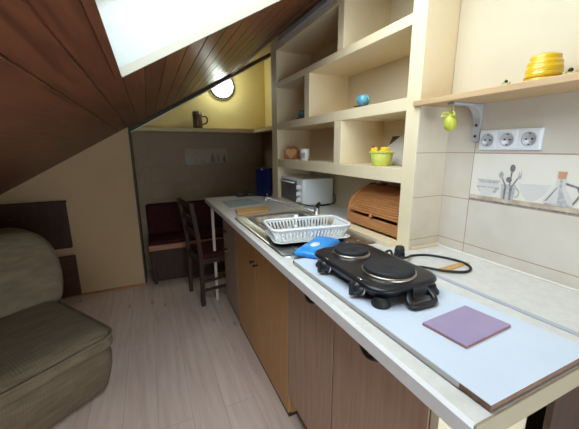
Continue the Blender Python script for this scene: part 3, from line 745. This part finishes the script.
for zz in (1.315, 1.352):
    bm = B(); lathe(bm, [(.0045, 0), (.0045, -.002), (0, -.0025)], (.651, .507, zz), 12, axis='x'); obj('screw', bm, 'hole', br)
bm = B(); bk(-.45); obj('bracket', bm, 'bracket', t)

t = thing('hanging_egg', 'lime green decorative egg hanging on a ribbon from the shelf bracket', 'ornament', (.522, .508, 1.330))
bm = B(); prof = [(0, 0)] + [(.020 * math.sin(R(a)) * (1 + .06 * math.cos(R(a))), .028 - .028 * math.cos(R(a))) for a in range(12, 169, 12)] + [(0, .056)]
lathe(bm, prof, (.522, .508, 1.330), 24, closed=False); obj('egg', bm, 'egg', t)
bm = B(); tube(bm, [(.522, .516, 1.384), (.522, .514, 1.4125)], .0016, 6); tube(bm, [(.522, .500, 1.384), (.522, .503, 1.4125)], .0016, 6)
for sg in (-1, 1):
    tube(bm, smooth([(.522, .508, 1.385), (.512, .508 + sg * .016, 1.390), (.508, .508 + sg * .024, 1.378), (.514, .508 + sg * .010, 1.380)], 4), .003, 6)
obj('ribbon', bm, 'ribbon', t)

# triple socket
t = thing('triple_socket', 'pale triple power socket on the tiles under the pine shelf', 'socket', (.655, .396, 1.268))
bm = B(); box(bm, .650, .6598, .302, .490, 1.269, 1.334, bev=.003); obj('frame', bm, 'socket', t)
for k in range(3):
    cy_ = .333 + .0627 * k
    bm = B(); box(bm, .6475, .6502, cy_ - .0265, cy_ + .0265, 1.275, 1.328, bev=.001); ins = obj('socket_insert', bm, 'socket', t)
    bm = B(); lathe(bm, [(.0215, -.0006), (.0215, -.0022), (.0185, -.0025), (.0175, -.0004), (0, -.0004)], (.6475, cy_, 1.3015), 24, axis='x', closed=False); w_c = obj('socket_cup', bm, 'bracket', ins)
    bm = B()
    for dy in (-.008, .008): lathe(bm, [(.0028, 0), (.0028, -.0008), (0, -.001)], (.6468, cy_ + dy, 1.3015), 10, axis='x')
    for dz in (-.0165, .0165): box(bm, .6455, .6470, cy_ - .002, cy_ + .002, 1.3015 + dz - .002, 1.3015 + dz + .002)
    obj('socket_holes', bm, 'hole', ins)

# beehive honey pot and bees on the shelf
TS = TZ + .0185
t = thing('honey_pot', 'glossy yellow ribbed beehive-shaped honey pot on the pine shelf', 'pot', (.575, .285, TS))
bm = B(); prof = [(0, 0), (.036, 0)]
for k in range(5):
    z_ = .002 + k * .0135; r0 = [.0405, .0412, .0402, .0378, .0335][k]
    prof += [(r0 - .0004, z_), (r0 + .0004, z_ + .004), (r0 + .0003, z_ + .009), (r0 - .0006, z_ + .0125)]
prof += [(.028, .0705), (.018, .0745), (0, .0755)]
lathe(bm, prof, (.575, .285, TS), 36, closed=False); obj('pot_body', bm, 'honey', t)
bm = B()
for k in range(1, 5):
    z_ = .0015 + k * .0135; r0 = [.0405, .0412, .0402, .0378, .0335][k]
    lathe(bm, [(r0 - .003, z_ - .0009), (r0 + .0006, z_ - .0007), (r0 + .0006, z_ + .0007), (r0 - .003, z_ + .0009)], (.575, .285, TS), 36, closed=False)
obj('glaze_lines', bm, 'honeyd', t)
def bee(x, y, s, label, rz):
    t = thing('bee_figurine', label, 'figurine', (x, y, TS), rz, 'bee figurines')
    bm = B(); lathe(bm, [(0, 0), (.006 * s, .0), (.0075 * s, .005 * s), (.006 * s, .011 * s), (.003 * s, .014 * s), (0, .0145 * s)], n=14, closed=False); obj('body', bm, 'beey', t, world=False)
    bm = B(); lathe(bm, [(0, .0135 * s), (.004 * s, .0155 * s), (.0045 * s, .018 * s), (.003 * s, .021 * s), (0, .022 * s)], n=14, closed=False); obj('head', bm, 'black', t, world=False)
    for sg in (-1, 1):
        bm = B(); lathe(bm, [(0, 0), (.003 * s, .003 * s), (.004 * s, .008 * s), (0, .011 * s)], (0, sg * .008 * s, .006 * s), 10, closed=False); obj('wing', bm, 'beey', t, world=False)
bee(.545, .360, 1.05, 'tiny bee figurine left of the yellow honey pot', 0)
bee(.575, .226, 1.3, 'small bee figurine right of the yellow honey pot', .3)

# ------------------------------------------------------------------ things in the shelf unit
z = 1.1985
t = thing('napkin_holder', 'carved brown wooden holder with a heart on the lower left shelf', 'holder', (.575, 1.86, z), R(52))
pts = [(-.055, 0), (.055, 0), (.055, .062), (.042, .070), (.035, .082), (.018, .094), (0, .098), (-.018, .094), (-.035, .082), (-.042, .070), (-.055, .062)]
bm = B(); prism(bm, pts, 0, -.024, -.016, bev=.001); obj('front_panel', bm, 'heart', t, world=False)
bm = B(); prism(bm, pts, 0, .018, .026, bev=.001); obj('back_panel', bm, 'heart', t, world=False)
bm = B(); box(bm, -.0158, .0178, -.05, .05, 0, .008); obj('base', bm, 'heart', t, world=False)
bm = B(); hp = []
for i in range(28):
    a = 2 * PI * i / 28; hp.append((.0026 * 16 * math.sin(a) ** 3, .044 + .0026 * (13 * math.cos(a) - 5 * math.cos(2 * a) - 2 * math.cos(3 * a) - math.cos(4 * a))))
prism(bm, hp, 0, -.027, -.0241); obj('heart', bm, 'heartl', t, world=False)
def mugbody(bm, r, h, c, taper=.9, th=.003):
    lathe(bm, [(0, 0), (r * taper * .95, 0), (r * taper, .003), (r, h - .002), (r - th * .5, h), (r - th, h - .002), (r * taper - th, .005), (0, .005)], c, 28, closed=False)
t = thing('china_mug', 'white china mug with a grey bird print next to the wooden holder', 'mug', (.545, 1.59, z))
bm = B(); mugbody(bm, .029, .072, (.545, 1.59, z)); obj('mug_body', bm, 'china', t)
bm = B(); tube(bm, smooth([(.545, 1.615, z + .058), (.54, 1.638, z + .062), (.54, 1.645, z + .04), (.542, 1.632, z + .02), (.545, 1.614, z + .016)], 5), .0035, 8); obj('handle', bm, 'china', t)
bm = B(); lathe(bm, [(.0272, .014), (.0288, .050)], (.545, 1.59, z), 28, closed=False)
for f_ in [f_ for f_ in bm.faces if not (f_.calc_center_median().x < .535 and abs(f_.calc_center_median().y - 1.585) < .02)]: bm.faces.remove(f_)
bmesh.ops.scale(bm, vec=(1.03, 1.03, 1), verts=bm.verts, space=Matrix.Translation((-.545, -1.59, 0))); obj('bird_print', bm, 'birdp', t)
bm = B(); tube(bm, [(.545, 1.61, z + .073), (.545, 1.625, z + .078)], .005, 8); lathe(bm, [(.029, .0725), (.027, .076), (0, .077)], (.545, 1.59, z), 24, closed=False); obj('lid', bm, 'bracket', t)
t = thing('easter_basket', 'green and yellow woven basket of Easter chicks on the lower right shelf', 'basket', (.56, .873, z))
bm = B(); mugbody(bm, .050, .060, (.56, .873, z), .82, .004)
for k in range(30):
    a = 2 * PI * k / 30; r = bmesh.ops.create_icosphere(bm, subdivisions=1, radius=.0065, matrix=Matrix.Translation((.56 + .049 * math.cos(a), .873 + .049 * math.sin(a), z + .060)))
obj('woven_bowl', bm, 'basket', t)
for k in range(9):
    a = 2.2 * k; r = .028 if k else 0; x, y = .56 + r * math.cos(a), .873 + r * math.sin(a)
    c_ = obj_c = None
    ch = thing('toy_chick', 'yellow Easter chick lying in the green basket', 'toy', (x, y, z + .046), a, 'chicks in the Easter basket')
    bm = B(); lathe(bm, [(0, 0), (.011, .004), (.014, .012), (.011, .020), (.008, .024), (.0085, .030), (.005, .036), (0, .037)], n=14, closed=False); obj('body', bm, 'chick', ch, world=False)
    bm = B(); lathe(bm, [(.002, 0), (0, -.006)], (0, 0, 0), 6, axis='x'); bmesh.ops.translate(bm, vec=(-.008, 0, .030), verts=bm.verts); obj('beak', bm, 'red', ch, world=False)
t = thing('easter_hen', 'small hen with a dark red comb rising from the left of the basket', 'toy', (.545, .915, z + .044))
bm = B(); lathe(bm, [(0, 0), (.014, .004), (.016, .014), (.010, .024), (.009, .032), (0, .038)], (.545, .915, z + .044), 14, closed=False); obj('body', bm, 'chick', t)
bm = B(); box(bm, .541, .549, .906, .922, z + .080, z + .088, bev=.002); obj('comb', bm, 'red', t)
t = thing('greeting_card', 'pale card with a dark corner leaning behind the Easter basket', 'card', (.70, .88, z))
bm = B()
def lean(y0, y1, h0, h1, off=0., th=.004): 
    q = [(.655 + h0 * .45 - off, z + h0), (.655 + h1 * .45 - off, z + h1), (.655 + h1 * .45 + th - off, z + h1), (.655 + h0 * .45 + th - off, z + h0)]
    prism(bm, q, 1, y0, y1)
lean(.80, .98, .001, .135); obj('card_sheet', bm, 'card', t)
bm = B(); v = [bm.verts.new(p) for p in ((.655 + .134 * .45 - .001, .979, z + .134), (.655 + .134 * .45 - .001, .925, z + .134), (.655 + .09 * .45 - .001, .979, z + .09))]; bm.faces.new(v); obj('dark_print', bm, 'cardb', t)
bm = B(); lean(.815, .830, .001, .134, .0008, .0005); obj('stripe', bm, 'birdp', t)
z2 = 1.4615
def cup(x, y, m, s, label, cat='cup'):
    t = thing('teacup', label, cat, (x, y, z2), 0, 'glazed cups on the shelf unit')
    bm = B(); lathe(bm, [(0, .0), (.030 * s, .001), (.044 * s, .006), (.046 * s, .008), (.028 * s, .004), (0, .004)], (x, y, z2), 28, closed=False); obj('saucer', bm, 'brown' , t)
    bm = B(); lathe(bm, [(0, .006), (.016 * s, .006), (.016 * s, .011), (.026 * s, .018), (.031 * s, .032), (.030 * s, .045), (.026 * s, .056), (.0245 * s, .056), (.028 * s, .045), (.029 * s, .032), (.022 * s, .020), (0, .014)], (x, y, z2), 28, closed=False); obj('cup_body', bm, m, t)
    bm = B(); tube(bm, smooth([(x, y - .028 * s, z2 + .038), (x - .004, y - .042 * s, z2 + .040), (x - .004, y - .046 * s, z2 + .028), (x, y - .026 * s, z2 + .018)], 5), .0032, 8); obj('handle', bm, m, t)
cup(.552, 1.012, 'teal', 1.0, 'light blue glazed teacup on the wide middle shelf')
cup(.552, 1.640, 'dteal', .95, 'dark teal glazed teacup in the small left compartment')

# mug and lamp in the alcove
t = thing('beer_mug', 'dark brown mug with a side handle on the ledge under the wall lamp', 'mug', (.11, 3.17, 1.4845))
bm = B(); mugbody(bm, .047, .165, (.11, 3.17, 1.4845), 1.0, .005); lathe(bm, [(.051, .02), (.053, .024), (.051, .028)], (.11, 3.17, 1.4845), 28, closed=False); lathe(bm, [(.051, .125), (.053, .129), (.051, .133)], (.11, 3.17, 1.4845), 28, closed=False); obj('mug_body', bm, 'brown', t)
bm = B(); tube(bm, smooth([(.158, 3.168, 1.60), (.195, 3.165, 1.603), (.212, 3.165, 1.57), (.195, 3.165, 1.535), (.158, 3.168, 1.525)], 6), .008, 10); obj('handle', bm, 'brown', t)
t = thing('wall_lamp', 'round lit white wall lamp with a dark rim high on the yellow wall', 'lamp', (.394, 3.249, 1.925))
lc = (.394, 3.2485, 1.925)
bm = B(); lathe(bm, [(.132, 0), (.134, -.02), (.128, -.032), (.118, -.034), (.118, -.01)], lc, 40, axis='y', closed=False); obj('rim', bm, 'black', t)
bm = B(); lathe(bm, [(.118, -.02), (.118, -.034), (.108, -.050), (.08, -.066), (.04, -.075), (0, -.077)], lc, 40, axis='y', closed=False); obj('glass_dome', bm, 'lampglass', t, sm=True)

# ------------------------------------------------------------------ bench and chair in the far corner
t = thing('corner_bench', 'dark upholstered bench with an orange wooden rail against the far tiled wall', 'bench', (.0, 3.0, 0))
bx0b, bx1b = -.465, .52
bm = B(); box(bm, bx0b + .01, bx1b, 2.83, 2.845, .02, .345, bev=.002); box(bm, bx0b + .01, bx0b + .025, 2.845, 3.23, .02, .345); box(bm, bx1b - .015, bx1b, 2.845, 3.23, .02, .345); obj('box_base', bm, 'darkwood', t)
bm = B(); box(bm, bx0b, bx1b, 2.80, 2.828, .335, .385, bev=.004); obj('front_rail', bm, 'benchwood', t)
bm = B(); box(bm, bx0b + .005, bx1b, 2.829, 3.16, .347, .415, bev=.02, seg=4); obj('seat_cushion', bm, 'burg', t, sm=True)
bm = B(); box(bm, bx0b + .005, bx1b, 3.15, 3.232, .40, .72, bev=.022, seg=4); obj('backrest', bm, 'burg', t, sm=True)
for fx in (bx0b + .02, bx1b - .04):
    bm = B(); box(bm, fx, fx + .03, 2.80, 2.829, 0, .334, bev=.003); obj('leg', bm, 'darkwood', t)

t = thing('dining_chair', 'dark wooden chair with a burgundy seat pushed in at the far end of the worktop', 'chair', (-.085, 2.19, 0), R(10))
# local: back legs at x=0, y=0 and y=.33; the seat reaches +x
W_, Dp = .33, .36
def lg(y, back):
    bm = B()
    x = 0 if back else Dp
    if back:
        pts = [(x, y, .0), (x + .004, y, .25), (x + .004, y, .42), (x - .012, y, .62), (x - .045, y, .87)]
        pp = smooth(pts, 4); loops = [[(p.x - .015, p.y - .014, p.z), (p.x + .015, p.y - .014, p.z), (p.x + .015, p.y + .014, p.z), (p.x - .015, p.y + .014, p.z)] for p in pp]
        loft(bm, loops, sm=False)
    else: box(bm, x - .015, x + .015, y - .015, y + .015, 0, .405, bev=.002)
    return obj('leg', bm, 'darkwood', t, world=False)
for y in (0, W_): lg(y, True); lg(y, False)
bm = B()
for y in (0, W_): box(bm, .012, Dp - .012, y - .009, y + .009, .36, .405); box(bm, .012, Dp - .012, y - .007, y + .007, .12, .142); box(bm, .012, Dp - .012, y - .007, y + .007, .20, .218)
box(bm, -.009, .009, .012, W_ - .012, .36, .405); box(bm, Dp - .009, Dp + .009, .012, W_ - .012, .36, .405)
obj('frame', bm, 'darkwood', t, world=False)
bm = B(); box(bm, .016, Dp + .012, -.012, W_ + .012, .406, .445, bev=.014, seg=3); obj('seat', bm, 'burg', t, world=False, sm=True)
bm = B()
for zz, xx in ((.58, -.010), (.70, -.024), (.82, -.040)): box(bm, xx - .007, xx + .007, .012, W_ - .012, zz, zz + .045, bev=.003)
obj('back_slats', bm, 'darkwood', t, world=False)

# low cabinet fronts in the knee wall
t = thing('wall_cabinet', 'dark wooden cabinet with upper and lower fronts in the wall behind the sofa', 'cabinet', (-1.4, 2.83, 0))
bm = B(); box(bm, -1.85, -1.052, 2.815, 2.848, .455, .845, bev=.004); obj('upper_front', bm, 'darkwood', t)
bm = B(); box(bm, -1.85, -1.040, 2.815, 2.837, .02, .385, bev=.004); obj('lower_front', bm, 'mahog', t)
bm = B(); box(bm, -1.85, -1.046, 2.79, 2.848, .846, .862, bev=.003); obj('top', bm, 'darkwood', t)
for zz in (.36, .75):
    bm = B(); lathe(bm, [(.006, 0), (.005, -.010), (.012, -.016), (0, -.022)], (-1.42, 2.815, zz if zz > .5 else .34), 12, axis='y'); obj('knob', bm, 'darkwood', t)

# ------------------------------------------------------------------ sofa
t = thing('sofa', 'brown-grey corduroy sofa with rounded cushions in the left foreground', 'sofa', (-.635, 1.313, 0), R(36.9))
def blob(name, loops, m='fabric', sub=2, lab=None):
    bm = B(); loft(bm, loops, sm=True)
    o = obj(name, bm, m, t, world=False, sm=True)
    md = o.modifiers.new('s', 'SUBSURF'); md.levels = sub; md.render_levels = sub
    return o
W = .60
def rl3(x0, x1, y0, y1, r, z, zy=0.): return [(x, y, z + zy * (y - y0)) for x, y in rrect(x0, x1, y0, y1, r, 4)]
blob('base', [rl3(-W, .06, .16, .80, .07, .015), rl3(-W, .065, .155, .80, .07, .02), rl3(-W, .075, .075, .80, .08, .20), rl3(-W, .05, .03, .80, .08, .335), rl3(-W, .0, .06, .80, .06, .345)], sub=1)
blob('seat_cushion', [rl3(-W, .03, .03, .62, .06, .335), rl3(-W, .045, .005, .62, .07, .345), rl3(-W, .040, -.004, .62, .08, .385, .03), rl3(-W, .034, .004, .62, .08, .415, .05), rl3(-W, .0, .04, .60, .08, .44, .06), rl3(-W, -.06, .12, .56, .08, .452, .05)], sub=1)
bm = B(); tube(bm, [(x, y, .408 + .05 * y) for x, y in rrect(-W, .038, -.002, .62, .08, 8)], .006, 8, closed=True); obj('piping', bm, 'fabric', t, world=False)
bk_ = []
for k, (zz, y0, y1, ins) in enumerate(((.35, .52, .82, .06), (.46, .52, .84, .0), (.60, .54, .87, -.02), (.72, .57, .89, -.015), (.79, .60, .895, .015), (.835, .64, .88, .06), (.855, .69, .84, .12))):
    bk_.append(rl3(-W, .09 - ins, y0, y1, .07 if k < 5 else .05, zz))
blob('backrest', bk_, sub=1)
bm = B()
for x, y in ((-.10, .24), (-.50, .24), (-.10, .74), (-.50, .74)):
    f_ = B(); lathe(f_, [(.022, 0), (.026, .016)], (x, y, 0), 14); obj('foot', f_, 'kick', t, world=False)
bm.free()

# ------------------------------------------------------------------ light
w = bpy.data.worlds.new('sky'); S.world = w; w.use_nodes = True
nt = w.node_tree; bg = nt.nodes['Background']
tc = nt.nodes.new('ShaderNodeTexCoord'); n = nt.nodes.new('ShaderNodeTexNoise'); n.inputs['Scale'].default_value = 2.2; n.inputs['Detail'].default_value = 5
nt.links.new(tc.outputs['Generated'], n.inputs['Vector'])
rp = nt.nodes.new('ShaderNodeValToRGB'); e = rp.color_ramp.elements
e[0].position = .35; e[0].color = (.74, .87, 1.0, 1); e[1].position = .65; e[1].color = (.97, .98, 1.0, 1)
nt.links.new(n.outputs['Fac'], rp.inputs[0]); nt.links.new(rp.outputs[0], bg.inputs['Color'])
bg.inputs['Strength'].default_value = 7.4
pl_ = bpy.data.lights.new('skylight_portal', 'AREA'); pl_.shape = 'RECTANGLE'; pl_.size = SX1 - SX0; pl_.size_y = SY1 - SY0
pl_.cycles.is_portal = True
po = bpy.data.objects.new('skylight_portal', pl_); COL.objects.link(po)
mx_ = (SX0 + SX1) / 2; po.location = Vector((mx_, (SY0 + SY1) / 2, cz(mx_))) + nrm * (D_ + .02)
po.rotation_euler = (0, -math.atan(SL), 0)
p2 = bpy.data.lights.new('fill_window_portal', 'AREA'); p2.shape = 'RECTANGLE'; p2.size = WX1 - WX0; p2.size_y = WZ1 - WZ0; p2.cycles.is_portal = True  # portal for the added fill window in the back wall
p2o = bpy.data.objects.new('fill_window_portal', p2); COL.objects.link(p2o); p2o.location = ((WX0 + WX1) / 2, YB - .14, (WZ0 + WZ1) / 2); p2o.rotation_euler = (R(90), 0, 0)
# the wall lamp's own light
ll = bpy.data.lights.new('wall_lamp_bulb', 'POINT'); ll.energy = 2.6; ll.color = (.92, 1., .88); ll.shadow_soft_size = .05
lo = bpy.data.objects.new('wall_lamp_bulb', ll); COL.objects.link(lo); lo.location = (.394, 3.10, 1.905)

S.view_settings.view_transform = 'Standard'; S.view_settings.look = 'None'; S.view_settings.gamma = 1; S.view_settings.use_curve_mapping = False
S.view_settings.exposure = 0.2
S.cycles.max_bounces = 10; S.cycles.diffuse_bounces = 7; S.cycles.glossy_bounces = 4; S.cycles.transmission_bounces = 4; S.cycles.transparent_max_bounces = 8
S.cycles.use_denoising = True
S.cycles.caustics_reflective = False; S.cycles.caustics_refractive = False
